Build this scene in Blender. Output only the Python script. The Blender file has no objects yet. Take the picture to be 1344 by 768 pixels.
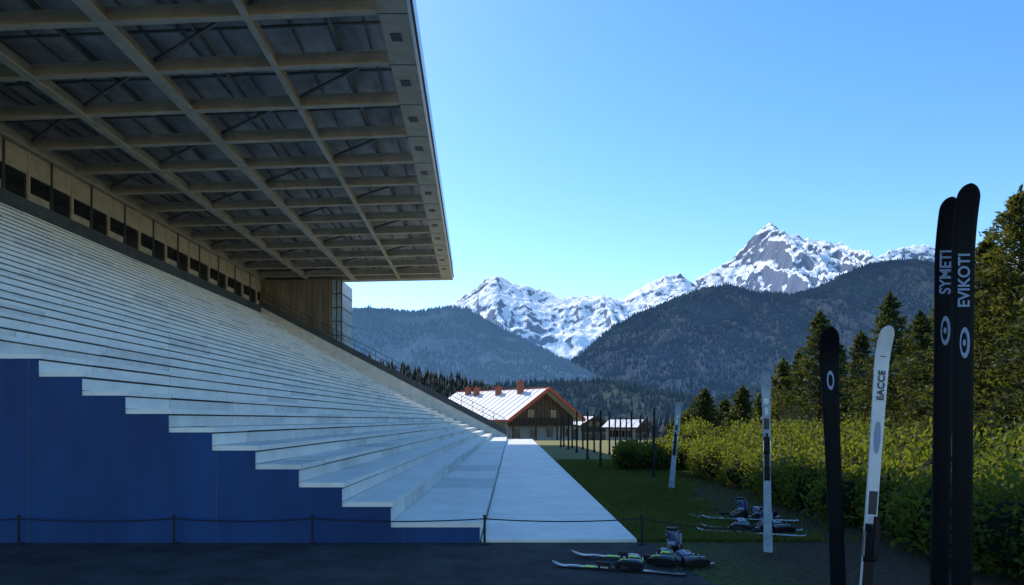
import bpy, math, random
import numpy as np
from mathutils import Vector, Matrix
random.seed(3); rng=np.random.default_rng(5)
S=bpy.context.scene
F=896.0; CX=672.0; HY=551.0; CH=1.6
def wx(u,Y): return (u-CX)/F*Y
def wz(v,Y): return CH+(HY-v)/F*Y

# ---------------------------------------------------------------- materials
def nodemat(name):
    m=bpy.data.materials.new(name); m.use_nodes=True
    nt=m.node_tree; b=nt.nodes['Principled BSDF']; return m,nt,b
def link(nt,a,b): nt.links.new(a,b)
def mat(name,col,rough=0.7,metal=0.0,var=0.15,scale=3.0,bump=0.0,bscale=40.0,col2=None,spec=0.3,stretch=None,emit=None,dirt=0.0):
    m,nt,b=nodemat(name)
    tc=nt.nodes.new('ShaderNodeTexCoord')
    src=tc.outputs['Object']
    if stretch:
        mp=nt.nodes.new('ShaderNodeMapping'); mp.inputs['Scale'].default_value=stretch
        link(nt,src,mp.inputs['Vector']); src=mp.outputs['Vector']
    n=nt.nodes.new('ShaderNodeTexNoise'); n.inputs['Scale'].default_value=scale; n.inputs['Detail'].default_value=6
    n.inputs['Roughness'].default_value=0.65
    link(nt,src,n.inputs['Vector'])
    r=nt.nodes.new('ShaderNodeValToRGB')
    c2=col2 if col2 else tuple(min(1,c*(1+var)) for c in col)
    c1=tuple(c*(1-var) for c in col)
    r.color_ramp.elements[0].position=0.35; r.color_ramp.elements[1].position=0.65
    r.color_ramp.elements[0].color=(*c1,1); r.color_ramp.elements[1].color=(*c2,1)
    link(nt,n.outputs['Fac'],r.inputs['Fac']); out=r.outputs['Color']
    if dirt>0:
        nd=nt.nodes.new('ShaderNodeTexNoise'); nd.inputs['Scale'].default_value=5.5; nd.inputs['Detail'].default_value=9; nd.inputs['Roughness'].default_value=.75
        link(nt,tc.outputs['Object'],nd.inputs['Vector'])
        mr=nt.nodes.new('ShaderNodeMapRange'); mr.inputs['From Min'].default_value=.54; mr.inputs['From Max'].default_value=.74; mr.inputs['To Max'].default_value=dirt
        link(nt,nd.outputs['Fac'],mr.inputs['Value'])
        mx=nt.nodes.new('ShaderNodeMix'); mx.data_type='RGBA'; mx.inputs['B'].default_value=(.20,.18,.15,1)
        link(nt,mr.outputs[0],mx.inputs['Factor']); link(nt,out,mx.inputs['A']); out=mx.outputs['Result']
    link(nt,out,b.inputs['Base Color'])
    b.inputs['Roughness'].default_value=rough; b.inputs['Metallic'].default_value=metal
    b.inputs['Specular IOR Level'].default_value=spec
    if emit:
        b.inputs['Emission Color'].default_value=(*emit,1); b.inputs['Emission Strength'].default_value=1
    if bump>0:
        n2=nt.nodes.new('ShaderNodeTexNoise'); n2.inputs['Scale'].default_value=bscale; n2.inputs['Detail'].default_value=5
        link(nt,src,n2.inputs['Vector'])
        bp=nt.nodes.new('ShaderNodeBump'); bp.inputs['Strength'].default_value=bump; bp.inputs['Distance'].default_value=0.02
        link(nt,n2.outputs['Fac'],bp.inputs['Height']); link(nt,bp.outputs['Normal'],b.inputs['Normal'])
    return m
def leafmat(name,c1,c2,tr=(0.25,0.3,0.03),trf=0.4,scale=1.2):
    m,nt,b=nodemat(name)
    tc=nt.nodes.new('ShaderNodeTexCoord')
    n=nt.nodes.new('ShaderNodeTexNoise'); n.inputs['Scale'].default_value=scale; n.inputs['Detail'].default_value=8; n.inputs['Roughness'].default_value=0.8
    link(nt,tc.outputs['Object'],n.inputs['Vector'])
    r=nt.nodes.new('ShaderNodeValToRGB'); r.color_ramp.elements[0].position=0.38; r.color_ramp.elements[1].position=0.62
    r.color_ramp.elements[0].color=(*c1,1); r.color_ramp.elements[1].color=(*c2,1)
    link(nt,n.outputs['Fac'],r.inputs['Fac']); link(nt,r.outputs['Color'],b.inputs['Base Color'])
    b.inputs['Roughness'].default_value=0.6; b.inputs['Specular IOR Level'].default_value=0.25
    t=nt.nodes.new('ShaderNodeBsdfTranslucent'); t.inputs['Color'].default_value=(*tr,1)
    mx=nt.nodes.new('ShaderNodeMixShader'); mx.inputs['Fac'].default_value=trf
    link(nt,b.outputs['BSDF'],mx.inputs[1]); link(nt,t.outputs['BSDF'],mx.inputs[2])
    link(nt,mx.outputs['Shader'],nt.nodes['Material Output'].inputs['Surface'])
    return m

M={}
M['slab']=mat('painted_concrete_white',(0.82,0.785,0.715),0.55,var=0.08,scale=1.3,bump=0.15,bscale=25,spec=0.4,dirt=.22)
M['slab2']=mat('painted_concrete_pale',(0.68,0.655,0.605),0.6,var=0.12,scale=1.7,bump=0.15,bscale=25,dirt=.3)
M['joint']=mat('joint_dark',(0.10,0.11,0.12),0.9)
M['walk']=mat('concrete_walk',(0.76,0.725,0.665),0.45,var=0.12,scale=0.9,bump=0.2,bscale=18,spec=0.5,dirt=.4)
M['blue']=mat('blue_paint',(0.008,0.046,0.155),0.6,var=0.25,scale=0.8,bump=0.15,bscale=12,stretch=(1,1,0.35))
M['beige']=mat('beige_steel',(0.43,0.39,0.32),0.6,var=0.15,scale=1.5)
M['beige2']=mat('beige_concrete',(0.42,0.36,0.28),0.8,var=0.15,scale=2,bump=0.2,bscale=20)
M['concrete']=mat('board_concrete',(0.19,0.16,0.125),0.85,var=0.25,scale=2.5,bump=0.3,bscale=10,stretch=(1,1,0.1))
M['deck']=mat('roof_deck_metal',(0.30,0.30,0.31),0.5,metal=0.1,var=0.35,scale=1.2,stretch=(1,0.3,1))
M['darksteel']=mat('dark_steel',(0.05,0.055,0.06),0.5,var=0.2)
M['bracing']=mat('bracing_steel',(0.14,0.135,0.125),0.5,var=0.2)
M['fascia']=mat('fascia_metal',(0.65,0.66,0.68),0.3,metal=0.5,var=0.08)
M['glassdark']=mat('dark_glass',(0.012,0.014,0.018),0.12,var=0.3,spec=0.6)
M['glasspale']=mat('pale_glass',(0.30,0.42,0.52),0.15,var=0.2,spec=0.7)
M['parapet']=mat('parapet_paint',(0.07,0.08,0.09),0.6,var=0.2,scale=1)
M['asphalt']=mat('asphalt',(0.046,0.046,0.049),0.85,var=0.45,scale=1.6,bump=1.0,bscale=70)
M['rope']=mat('rope_dark',(0.02,0.02,0.022),0.8)
M['black']=mat('ski_black',(0.003,0.004,0.007),0.45,var=0.2,spec=0.08)
M['blackgloss']=mat('ski_black_gloss',(0.008,0.009,0.012),0.2,var=0.2,spec=0.6)
M['blackmatte']=mat('binding_black',(0.010,0.010,0.012),0.5,spec=0.2)
M['skiwhite']=mat('ski_white',(0.62,0.64,0.66),0.35,var=0.1,scale=6,spec=0.4)
M['skiblue']=mat('ski_bluegrey',(0.24,0.32,0.40),0.35,var=0.25,scale=7,spec=0.4)
M['lime']=mat('lime_plastic',(0.50,0.80,0.03),0.35,spec=0.5)
M['bootblue']=mat('boot_blue_plastic',(0.03,0.06,0.14),0.25,spec=0.6)
M['silver']=mat('buckle_metal',(0.6,0.6,0.62),0.3,metal=0.8)
M['print']=mat('print_grey',(0.22,0.29,0.42),0.4,var=0.05)
M['printdark']=mat('print_dark',(0.03,0.035,0.05),0.4,var=0.05)
M['wood']=mat('dark_wood',(0.055,0.032,0.022),0.8,var=0.35,scale=2,stretch=(6,6,0.6))
M['woodlight']=mat('chalet_timber',(0.10,0.062,0.042),0.8,var=0.3,scale=2)
M['plaster']=mat('plaster',(0.26,0.24,0.22),0.9,var=0.12,scale=1)
M['redtrim']=mat('red_trim',(0.42,0.07,0.035),0.6,var=0.2)
M['roofsnow']=mat('snowy_roof',(0.80,0.80,0.80),0.7,var=0.12,scale=0.6,col2=(0.80,0.73,0.70),bump=0.4,bscale=6)
M['brick']=mat('chimney_brick',(0.30,0.10,0.06),0.8,var=0.3,scale=6)
M['bark']=mat('bark',(0.06,0.04,0.028),0.9,var=0.35,scale=8,bump=0.6,bscale=15,stretch=(1,1,0.2))
M['conifer']=leafmat('conifer_foliage',(0.009,0.022,0.008),(0.040,0.060,0.015),(0.18,0.20,0.03),0.25,1.4)
M['conifer_y']=leafmat('conifer_foliage_olive',(0.011,0.024,0.006),(0.060,0.074,0.015),(0.27,0.27,0.03),0.28,1.1)
M['hedge']=leafmat('hedge_foliage',(0.009,0.023,0.005),(0.070,0.100,0.014),(0.36,0.40,0.03),0.32,1.3)
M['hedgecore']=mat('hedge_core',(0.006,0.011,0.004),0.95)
M['grassblade']=leafmat('grass_blade',(0.034,0.060,0.014),(0.12,0.135,0.032),(0.28,0.30,0.05),0.3,0.5)
M['farcon']=mat('distant_conifer',(0.012,0.022,0.024),0.9,var=0.5,scale=0.05,emit=(.005,.012,.024))  # faint blue emission paints haze over these trees
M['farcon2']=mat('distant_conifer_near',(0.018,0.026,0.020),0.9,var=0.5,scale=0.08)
M['trees_r']=mat('mountain_trees_right',(0.011,0.019,0.017),0.95,var=0.8,scale=0.004,spec=0,emit=(.019,.045,.100))  # blue emission here and on the next two is painted aerial haze
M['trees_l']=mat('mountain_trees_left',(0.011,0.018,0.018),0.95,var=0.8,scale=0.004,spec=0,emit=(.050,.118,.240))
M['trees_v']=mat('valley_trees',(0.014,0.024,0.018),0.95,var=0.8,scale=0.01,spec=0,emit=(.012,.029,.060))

def groundmat():
    m,nt,b=nodemat('ground_grass_soil')
    geo=nt.nodes.new('ShaderNodeNewGeometry'); sep=nt.nodes.new('ShaderNodeSeparateXYZ')
    link(nt,geo.outputs['Position'],sep.inputs['Vector'])
    n=nt.nodes.new('ShaderNodeTexNoise'); n.inputs['Scale'].default_value=0.9; n.inputs['Detail'].default_value=7; n.inputs['Roughness'].default_value=0.7
    link(nt,geo.outputs['Position'],n.inputs['Vector'])
    n2=nt.nodes.new('ShaderNodeTexNoise'); n2.inputs['Scale'].default_value=14; n2.inputs['Detail'].default_value=6
    link(nt,geo.outputs['Position'],n2.inputs['Vector'])
    def ramp(c1,c2):
        g=nt.nodes.new('ShaderNodeValToRGB'); g.color_ramp.elements[0].position=0.3;g.color_ramp.elements[1].position=0.7
        g.color_ramp.elements[0].color=(*c1,1); g.color_ramp.elements[1].color=(*c2,1); link(nt,n2.outputs['Fac'],g.inputs['Fac']); return g
    g=ramp((0.04,0.055,0.015),(0.13,0.14,0.04)); sunlit=ramp((0.16,0.155,0.06),(0.32,0.29,0.13)); so=ramp((0.040,0.029,0.020),(0.10,0.073,0.050))  # sunlit patch of the far lawn painted in as paler, yellower grass
    ma=nt.nodes.new('ShaderNodeMath'); ma.operation='MULTIPLY_ADD'; ma.inputs[1].default_value=3.0; 
    link(nt,n.outputs['Fac'],ma.inputs[0]); link(nt,sep.outputs['X'],ma.inputs[2])
    mb=nt.nodes.new('ShaderNodeMath'); mb.operation='MULTIPLY_ADD'; mb.inputs[1].default_value=-0.10
    link(nt,sep.outputs['Y'],mb.inputs[0]); link(nt,ma.outputs[0],mb.inputs[2])
    mr=nt.nodes.new('ShaderNodeMapRange'); mr.inputs['From Min'].default_value=2.9; mr.inputs['From Max'].default_value=4.2
    link(nt,mb.outputs[0],mr.inputs['Value'])
    yr=nt.nodes.new('ShaderNodeMapRange'); yr.inputs['From Min'].default_value=22; yr.inputs['From Max'].default_value=17
    link(nt,sep.outputs['Y'],yr.inputs['Value'])
    mm=nt.nodes.new('ShaderNodeMath'); mm.operation='MULTIPLY'; link(nt,mr.outputs[0],mm.inputs[0]); link(nt,yr.outputs[0],mm.inputs[1])
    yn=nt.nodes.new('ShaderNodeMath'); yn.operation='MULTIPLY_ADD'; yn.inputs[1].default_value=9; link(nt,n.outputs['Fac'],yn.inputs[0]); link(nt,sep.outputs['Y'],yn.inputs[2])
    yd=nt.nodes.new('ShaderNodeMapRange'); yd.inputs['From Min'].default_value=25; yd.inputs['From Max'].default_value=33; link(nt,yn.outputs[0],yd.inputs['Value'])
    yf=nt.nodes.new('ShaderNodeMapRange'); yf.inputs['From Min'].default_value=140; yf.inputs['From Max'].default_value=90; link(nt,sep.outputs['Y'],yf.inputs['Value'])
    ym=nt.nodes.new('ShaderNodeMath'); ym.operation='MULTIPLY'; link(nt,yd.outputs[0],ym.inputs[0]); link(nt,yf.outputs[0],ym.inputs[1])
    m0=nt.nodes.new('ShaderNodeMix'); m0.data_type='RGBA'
    link(nt,ym.outputs[0],m0.inputs['Factor']); link(nt,g.outputs['Color'],m0.inputs['A']); link(nt,sunlit.outputs['Color'],m0.inputs['B'])
    mx=nt.nodes.new('ShaderNodeMix'); mx.data_type='RGBA'
    link(nt,mm.outputs[0],mx.inputs['Factor']); link(nt,m0.outputs['Result'],mx.inputs['A']); link(nt,so.outputs['Color'],mx.inputs['B'])
    link(nt,mx.outputs['Result'],b.inputs['Base Color']); b.inputs['Roughness'].default_value=0.95; b.inputs['Specular IOR Level'].default_value=0.1
    n3=nt.nodes.new('ShaderNodeTexNoise'); n3.inputs['Scale'].default_value=30; n3.inputs['Detail'].default_value=6
    link(nt,geo.outputs['Position'],n3.inputs['Vector'])
    bp=nt.nodes.new('ShaderNodeBump'); bp.inputs['Strength'].default_value=0.8; bp.inputs['Distance'].default_value=0.04
    link(nt,n3.outputs['Fac'],bp.inputs['Height']); link(nt,bp.outputs['Normal'],b.inputs['Normal'])
    return m
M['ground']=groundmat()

def mountmat(name,snow,forest1,forest2,hzlow,hzhigh,ztop,scale,fine,bdist,rock=(0.10,0.12,0.17)):
    m,nt,b=nodemat(name)
    geo=nt.nodes.new('ShaderNodeNewGeometry')
    sep=nt.nodes.new('ShaderNodeSeparateXYZ'); link(nt,geo.outputs['Position'],sep.inputs['Vector'])
    n=nt.nodes.new('ShaderNodeTexNoise'); n.inputs['Scale'].default_value=scale; n.inputs['Detail'].default_value=12; n.inputs['Roughness'].default_value=0.7
    link(nt,geo.outputs['Position'],n.inputs['Vector'])
    nf=nt.nodes.new('ShaderNodeTexNoise'); nf.inputs['Scale'].default_value=fine; nf.inputs['Detail'].default_value=3; nf.inputs['Roughness'].default_value=0.7
    link(nt,geo.outputs['Position'],nf.inputs['Vector'])
    ad=nt.nodes.new('ShaderNodeMath'); ad.operation='ADD'; link(nt,n.outputs['Fac'],ad.inputs[0]); link(nt,nf.outputs['Fac'],ad.inputs[1])
    r=nt.nodes.new('ShaderNodeValToRGB'); r.color_ramp.elements[0].position=0.42; r.color_ramp.elements[1].position=0.62
    hf=nt.nodes.new('ShaderNodeMath'); hf.operation='MULTIPLY'; hf.inputs[1].default_value=.5; link(nt,ad.outputs[0],hf.inputs[0])
    r.color_ramp.elements[0].color=(*forest1,1); r.color_ramp.elements[1].color=(*forest2,1)
    link(nt,hf.outputs[0],r.inputs['Fac'])
    out=r.outputs['Color']
    if snow is not None:
        sn=nt.nodes.new('ShaderNodeSeparateXYZ'); link(nt,geo.outputs['Normal'],sn.inputs['Vector'])
        a=nt.nodes.new('ShaderNodeMath'); a.operation='MULTIPLY_ADD'; a.inputs[1].default_value=0.70
        link(nt,n.outputs['Fac'],a.inputs[0]); link(nt,sn.outputs['Z'],a.inputs[2])
        a2=nt.nodes.new('ShaderNodeMath'); a2.operation='MULTIPLY_ADD'; a2.inputs[1].default_value=0.45
        link(nt,nf.outputs['Fac'],a2.inputs[0]); link(nt,a.outputs[0],a2.inputs[2])
        mr=nt.nodes.new('ShaderNodeMapRange'); mr.inputs['From Min'].default_value=1.19; mr.inputs['From Max'].default_value=1.27
        link(nt,a2.outputs[0],mr.inputs['Value'])
        mx=nt.nodes.new('ShaderNodeMix'); mx.data_type='RGBA'
        mx.inputs['A'].default_value=(*rock,1); mx.inputs['B'].default_value=(0.90,0.89,0.89,1)
        link(nt,mr.outputs[0],mx.inputs['Factor'])
        za=nt.nodes.new('ShaderNodeMath'); za.operation='MULTIPLY_ADD'; za.inputs[1].default_value=900
        link(nt,n.outputs['Fac'],za.inputs[0]); link(nt,sep.outputs['Z'],za.inputs[2])
        zr=nt.nodes.new('ShaderNodeMapRange'); zr.inputs['From Min'].default_value=snow+380; zr.inputs['From Max'].default_value=snow+520
        link(nt,za.outputs[0],zr.inputs['Value'])
        m2=nt.nodes.new('ShaderNodeMix'); m2.data_type='RGBA'
        link(nt,zr.outputs[0],m2.inputs['Factor']); link(nt,out,m2.inputs['A']); link(nt,mx.outputs['Result'],m2.inputs['B'])
        out=m2.outputs['Result']
    link(nt,out,b.inputs['Base Color']); b.inputs['Roughness'].default_value=0.95; b.inputs['Specular IOR Level'].default_value=0.0
    bp=nt.nodes.new('ShaderNodeBump'); bp.inputs['Strength'].default_value=1.0; bp.inputs['Distance'].default_value=bdist
    link(nt,ad.outputs[0],bp.inputs['Height']); link(nt,bp.outputs['Normal'],b.inputs['Normal'])
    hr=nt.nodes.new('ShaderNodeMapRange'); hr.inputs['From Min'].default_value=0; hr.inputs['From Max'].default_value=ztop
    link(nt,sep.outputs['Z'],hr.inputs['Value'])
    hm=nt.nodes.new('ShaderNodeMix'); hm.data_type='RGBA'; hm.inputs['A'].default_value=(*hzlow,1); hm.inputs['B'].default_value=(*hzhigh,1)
    link(nt,hr.outputs[0],hm.inputs['Factor']); link(nt,hm.outputs['Result'],b.inputs['Emission Color']); b.inputs['Emission Strength'].default_value=1  # emission stands in for aerial haze, graded by height
    return m

# ---------------------------------------------------------------- mesh helpers
def obj(name,me,parent=None,mats=None):
    o=bpy.data.objects.new(name,me); S.collection.objects.link(o)
    if parent: o.parent=parent
    if mats:
        for m in (mats if isinstance(mats,(list,tuple)) else [mats]): me.materials.append(m)
    return o
def empty(name,loc=(0,0,0)):
    o=bpy.data.objects.new(name,None); S.collection.objects.link(o); o.location=loc; o.empty_display_size=0.3; return o
def fastmesh(name,v,q):
    v=np.asarray(v,dtype=np.float32); q=np.asarray(q,dtype=np.int32)
    me=bpy.data.meshes.new(name); k=q.shape[1]
    me.vertices.add(len(v)); me.vertices.foreach_set('co',v.ravel())
    me.loops.add(q.size); me.loops.foreach_set('vertex_index',q.ravel())
    me.polygons.add(len(q)); me.polygons.foreach_set('loop_start',np.arange(0,q.size,k,dtype=np.int32))
    me.polygons.foreach_set('loop_total',np.full(len(q),k,dtype=np.int32))
    me.update(calc_edges=True); me.validate(); return me
class B:
    def __init__(s): s.v=[];s.f=[];s.m=[]
    def add(s,v,f,m=0):
        o=len(s.v); s.v+=[tuple(p) for p in v]; s.f+=[tuple(i+o for i in q) for q in f]; s.m+=[m]*len(f)
    def box(s,x0,x1,y0,y1,z0,z1,m=0):
        s.add([(x0,y0,z0),(x1,y0,z0),(x1,y1,z0),(x0,y1,z0),(x0,y0,z1),(x1,y0,z1),(x1,y1,z1),(x0,y1,z1)],
              [(0,3,2,1),(4,5,6,7),(0,1,5,4),(1,2,6,5),(2,3,7,6),(3,0,4,7)],m)
    def beam(s,p,q,w,h,m=0,up=(0,0,1)):
        p=Vector(p);q=Vector(q);d=(q-p).normalized();u=Vector(up);si=d.cross(u).normalized();u=si.cross(d).normalized()
        si*=w/2;u*=h/2
        s.add([p-si-u,p+si-u,q+si-u,q-si-u,p-si+u,p+si+u,q+si+u,q-si+u],
              [(0,3,2,1),(4,5,6,7),(0,1,5,4),(1,2,6,5),(2,3,7,6),(3,0,4,7)],m)
    def cyl(s,p,q,r0,r1,n=8,m=0,cap=True):
        p=Vector(p);q=Vector(q);d=(q-p).normalized();a=d.orthogonal().normalized();b=d.cross(a)
        vs=[]
        for c,r in((p,r0),(q,r1)):
            for i in range(n):
                t=2*math.pi*i/n; vs.append(c+a*(r*math.cos(t))+b*(r*math.sin(t)))
        fs=[(i,(i+1)%n,n+(i+1)%n,n+i) for i in range(n)]
        if cap: fs+=[tuple(range(n))[::-1],tuple(range(n,2*n))]
        s.add(vs,fs,m)
    def loft(s,rings,m=0):
        n=len(rings[0]);vs=[p for r in rings for p in r];fs=[]
        for k in range(len(rings)-1):
            for i in range(n): fs.append((k*n+i,k*n+(i+1)%n,(k+1)*n+(i+1)%n,(k+1)*n+i))
        fs.append(tuple(range(n))[::-1]); fs.append(tuple((len(rings)-1)*n+i for i in range(n)))
        s.add(vs,fs,m)
    def obj(s,name,mats,parent=None,bevel=0,smooth=False):
        me=bpy.data.meshes.new(name); me.from_pydata(s.v,[],s.f)
        for i,p in enumerate(me.polygons):
            p.material_index=s.m[i]; p.use_smooth=smooth
        me.update(); o=obj(name,me,parent,mats)
        if bevel:
            md=o.modifiers.new('bev','BEVEL'); md.width=bevel; md.segments=2; md.limit_method='ANGLE'
        return o

tab=rng.random((256,256))
def vn(x,y):
    ix=np.floor(x).astype(int);iy=np.floor(y).astype(int);fx=x-ix;fy=y-iy
    fx=fx*fx*(3-2*fx);fy=fy*fy*(3-2*fy)
    g=lambda a,b:tab[a&255,b&255]
    return (g(ix,iy)*(1-fx)+g(ix+1,iy)*fx)*(1-fy)+(g(ix,iy+1)*(1-fx)+g(ix+1,iy+1)*fx)*fy
def fbm(x,y,o=5,g=0.5):
    s=0;a=1;t=0
    for i in range(o): s=s+a*vn(x+17.3*i,y+9.1*i);t+=a;a*=g;x=x*2.03;y=y*2.03
    return s/t
def ridged(x,y,o=6,g=0.55):
    s=0;a=1;t=0
    for i in range(o):
        n=1-np.abs(2*vn(x+31.7*i,y+11.9*i)-1); s=s+a*n*n;t+=a;a*=g;x=x*2.07;y=y*2.07
    return s/t

# ---------------------------------------------------------------- terrain
def gz(x,y):
    x=np.asarray(x,float);y=np.asarray(y,float)
    z=np.where(y<50,0,np.where(y<100,-0.028*(y-50),-1.4-(np.clip(y,100,500)-100)*0.045))
    return z
def ground():
    ys=np.concatenate([np.linspace(-80,60,57),np.geomspace(64,16000,60)])
    h=np.concatenate([np.linspace(0,40,28),np.geomspace(43,16000,50)])
    xs=np.concatenate([-h[::-1][:-1],h])
    X,Y=np.meshgrid(xs,ys); Z=gz(X,Y)+ (fbm(X*.15,Y*.15,3)-.5)*0.12*np.clip((np.abs(X-3.5)-3)/6,0,1)*(X>0)
    nx=len(xs);ny=len(ys)
    v=np.stack([X,Y,Z],-1).reshape(-1,3)
    i,j=np.meshgrid(np.arange(nx-1),np.arange(ny-1)); a=(j*nx+i).ravel()
    q=np.stack([a,a+1,a+nx+1,a+nx],-1)
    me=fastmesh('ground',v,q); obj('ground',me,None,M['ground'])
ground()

def mountain(name,prof,Yr,Yf,Yb,zb,amp,fx,fy,m,u0,u1,nx=420,ns=110,jag=0.02,fexp=1.15,seed=0,detail=0.02,gexp=.55,trees=None):
    up=[p[0] for p in prof]; vp=[p[1] for p in prof]
    us=np.linspace(u0,u1,nx); Xr=(us-CX)/F*Yr
    H=CH+(HY-np.interp(us,up,vp))/F*Yr
    s=np.concatenate([np.linspace(0,1,ns),np.linspace(1.02,1.35,12)])
    Yv=np.where(s<=1,Yf+(Yr-Yf)*s,Yr+(Yb-Yr)*(s-1)/.35)
    X,SS=np.meshgrid(Xr,s); YY=np.repeat(Yv[:,None],nx,1); HH=np.repeat(H[None,:],len(s),0)
    wxn=(fbm(X*fx*.5+seed,YY*fy*.5+seed,3)-.5)*1.6
    r=ridged(X*fx+wxn+seed,YY*fy+seed*2,7,gexp)
    d=ridged(X*fx*5+seed,YY*fx*5,5,.6)
    f=np.where(SS<=1,np.power(np.clip(SS,0,1),fexp),1-(SS-1)*1.6)
    g=np.clip(1-SS,0,1)**0.7*np.clip(SS,0,1)**0.4
    rel=(HH-zb)
    Z=zb+rel*f*(1+amp*(r-.5)*np.clip((1-np.clip(SS,0,1))*2.2,0,1))+rel*g*amp*0.5*(r-.5)
    Z+=rel.mean()*detail*(d-.5)*np.clip(SS*4,0,1)
    Z+=rel.mean()*jag*(ridged(X*fx*9+3,YY*fx*9+seed,5,.6)-.5)*np.clip((SS-.6)*3,0,1)
    v=np.stack([X,YY,Z],-1).reshape(-1,3)
    i,j=np.meshgrid(np.arange(nx-1),np.arange(len(s)-1)); a=(j*nx+i).ravel()
    q=np.stack([a,a+1,a+nx+1,a+nx],-1)
    me=fastmesh(name,v,q)
    me.polygons.foreach_set('use_smooth',np.ones(len(q),dtype=bool))
    o=obj(name,me,None,m)
    if trees:
        n,h0,h1,tm,wr=trees
        a=rng.random(n)*(nx-1.01); b=rng.random(n)**.9*(ns-1.01)
        i0=a.astype(int);j0=b.astype(int);fa=a-i0;fb=b-j0
        G=v.reshape(len(s),nx,3)
        P=(G[j0,i0]*((1-fa)*(1-fb))[:,None]+G[j0,i0+1]*(fa*(1-fb))[:,None]+G[j0+1,i0]*((1-fa)*fb)[:,None]+G[j0+1,i0+1]*(fa*fb)[:,None])
        dens=fbm(P[:,0]*fx*3,P[:,1]*fx*3+P[:,2]*fx*3,4)
        P=P[(dens+rng.random(n)*.25)>.52]
        n=len(P); hh=h0+rng.random(n)*(h1-h0); w=hh*(wr*(.7+.6*rng.random(n)))
        K=5; V=np.empty((n,K+1,3)); an0=rng.random(n)*6.28
        for k in range(K):
            t=an0+k*2*math.pi/K; jj=w*(.7+.6*rng.random(n))
            V[:,k]=P+np.stack([jj*np.cos(t),jj*np.sin(t),-.05*hh+rng.random(n)*.15*hh],-1)
        V[:,K]=P+np.stack([rng.normal(size=n)*w*.15,np.zeros(n),hh],-1)
        base=(np.arange(n)*(K+1))[:,None]
        T=np.concatenate([np.stack([base[:,0]+k,base[:,0]+(k+1)%K,base[:,0]+K],-1) for k in range(K)])
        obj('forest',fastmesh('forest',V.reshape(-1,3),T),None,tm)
    return o
M['snowmt']=mountmat('snow_mountain_rock',600,(0.03,0.05,0.09),(0.06,0.09,0.14),(0.04,0.10,0.22),(0.03,0.055,0.10),2600,0.0022,0.018,9,rock=(0.13,0.145,0.19))  # haze emission also brightens the snow faces
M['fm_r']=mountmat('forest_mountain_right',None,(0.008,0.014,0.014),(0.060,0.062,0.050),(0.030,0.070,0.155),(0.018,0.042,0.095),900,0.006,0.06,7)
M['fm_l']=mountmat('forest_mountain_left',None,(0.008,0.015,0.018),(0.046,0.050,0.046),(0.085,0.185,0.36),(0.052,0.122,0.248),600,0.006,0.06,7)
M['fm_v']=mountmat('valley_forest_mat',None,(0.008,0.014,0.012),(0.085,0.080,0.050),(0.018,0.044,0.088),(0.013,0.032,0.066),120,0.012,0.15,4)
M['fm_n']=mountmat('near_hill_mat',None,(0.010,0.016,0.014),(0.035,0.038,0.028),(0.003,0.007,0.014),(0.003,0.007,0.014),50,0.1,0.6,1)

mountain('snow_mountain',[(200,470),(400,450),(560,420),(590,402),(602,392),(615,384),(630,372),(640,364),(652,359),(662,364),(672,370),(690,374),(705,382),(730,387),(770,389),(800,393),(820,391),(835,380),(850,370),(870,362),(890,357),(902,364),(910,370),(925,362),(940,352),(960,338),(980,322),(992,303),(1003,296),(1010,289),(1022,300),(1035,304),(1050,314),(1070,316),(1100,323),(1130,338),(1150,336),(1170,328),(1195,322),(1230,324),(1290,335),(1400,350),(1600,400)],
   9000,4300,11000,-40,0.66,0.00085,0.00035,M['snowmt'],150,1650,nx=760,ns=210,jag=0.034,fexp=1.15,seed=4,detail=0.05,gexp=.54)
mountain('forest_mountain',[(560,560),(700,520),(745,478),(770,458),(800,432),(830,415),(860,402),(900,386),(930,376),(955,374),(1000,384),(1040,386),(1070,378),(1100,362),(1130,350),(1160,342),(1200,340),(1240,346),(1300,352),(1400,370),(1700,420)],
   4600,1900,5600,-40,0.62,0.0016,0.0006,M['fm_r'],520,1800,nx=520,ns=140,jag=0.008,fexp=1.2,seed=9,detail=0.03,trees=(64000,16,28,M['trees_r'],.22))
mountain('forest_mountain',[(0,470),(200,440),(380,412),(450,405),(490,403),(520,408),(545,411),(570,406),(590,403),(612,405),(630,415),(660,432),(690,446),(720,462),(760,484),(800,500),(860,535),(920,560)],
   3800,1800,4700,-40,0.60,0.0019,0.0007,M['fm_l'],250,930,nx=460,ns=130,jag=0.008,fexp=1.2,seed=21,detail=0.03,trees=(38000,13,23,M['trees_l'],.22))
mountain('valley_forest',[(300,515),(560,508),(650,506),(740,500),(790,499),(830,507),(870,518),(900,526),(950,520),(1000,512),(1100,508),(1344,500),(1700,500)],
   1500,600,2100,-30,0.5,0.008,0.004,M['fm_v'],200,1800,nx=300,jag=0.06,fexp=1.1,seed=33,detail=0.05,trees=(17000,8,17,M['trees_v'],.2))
hillprof=[(250,470),(400,474),(450,478),(500,482),(560,496),(620,510),(680,535),(740,552),(800,562)]
mountain('forest_hill',hillprof,350,170,480,-14,0.15,0.03,0.02,M['fm_n'],200,800,nx=140,ns=50,jag=0.02,seed=41)

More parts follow.
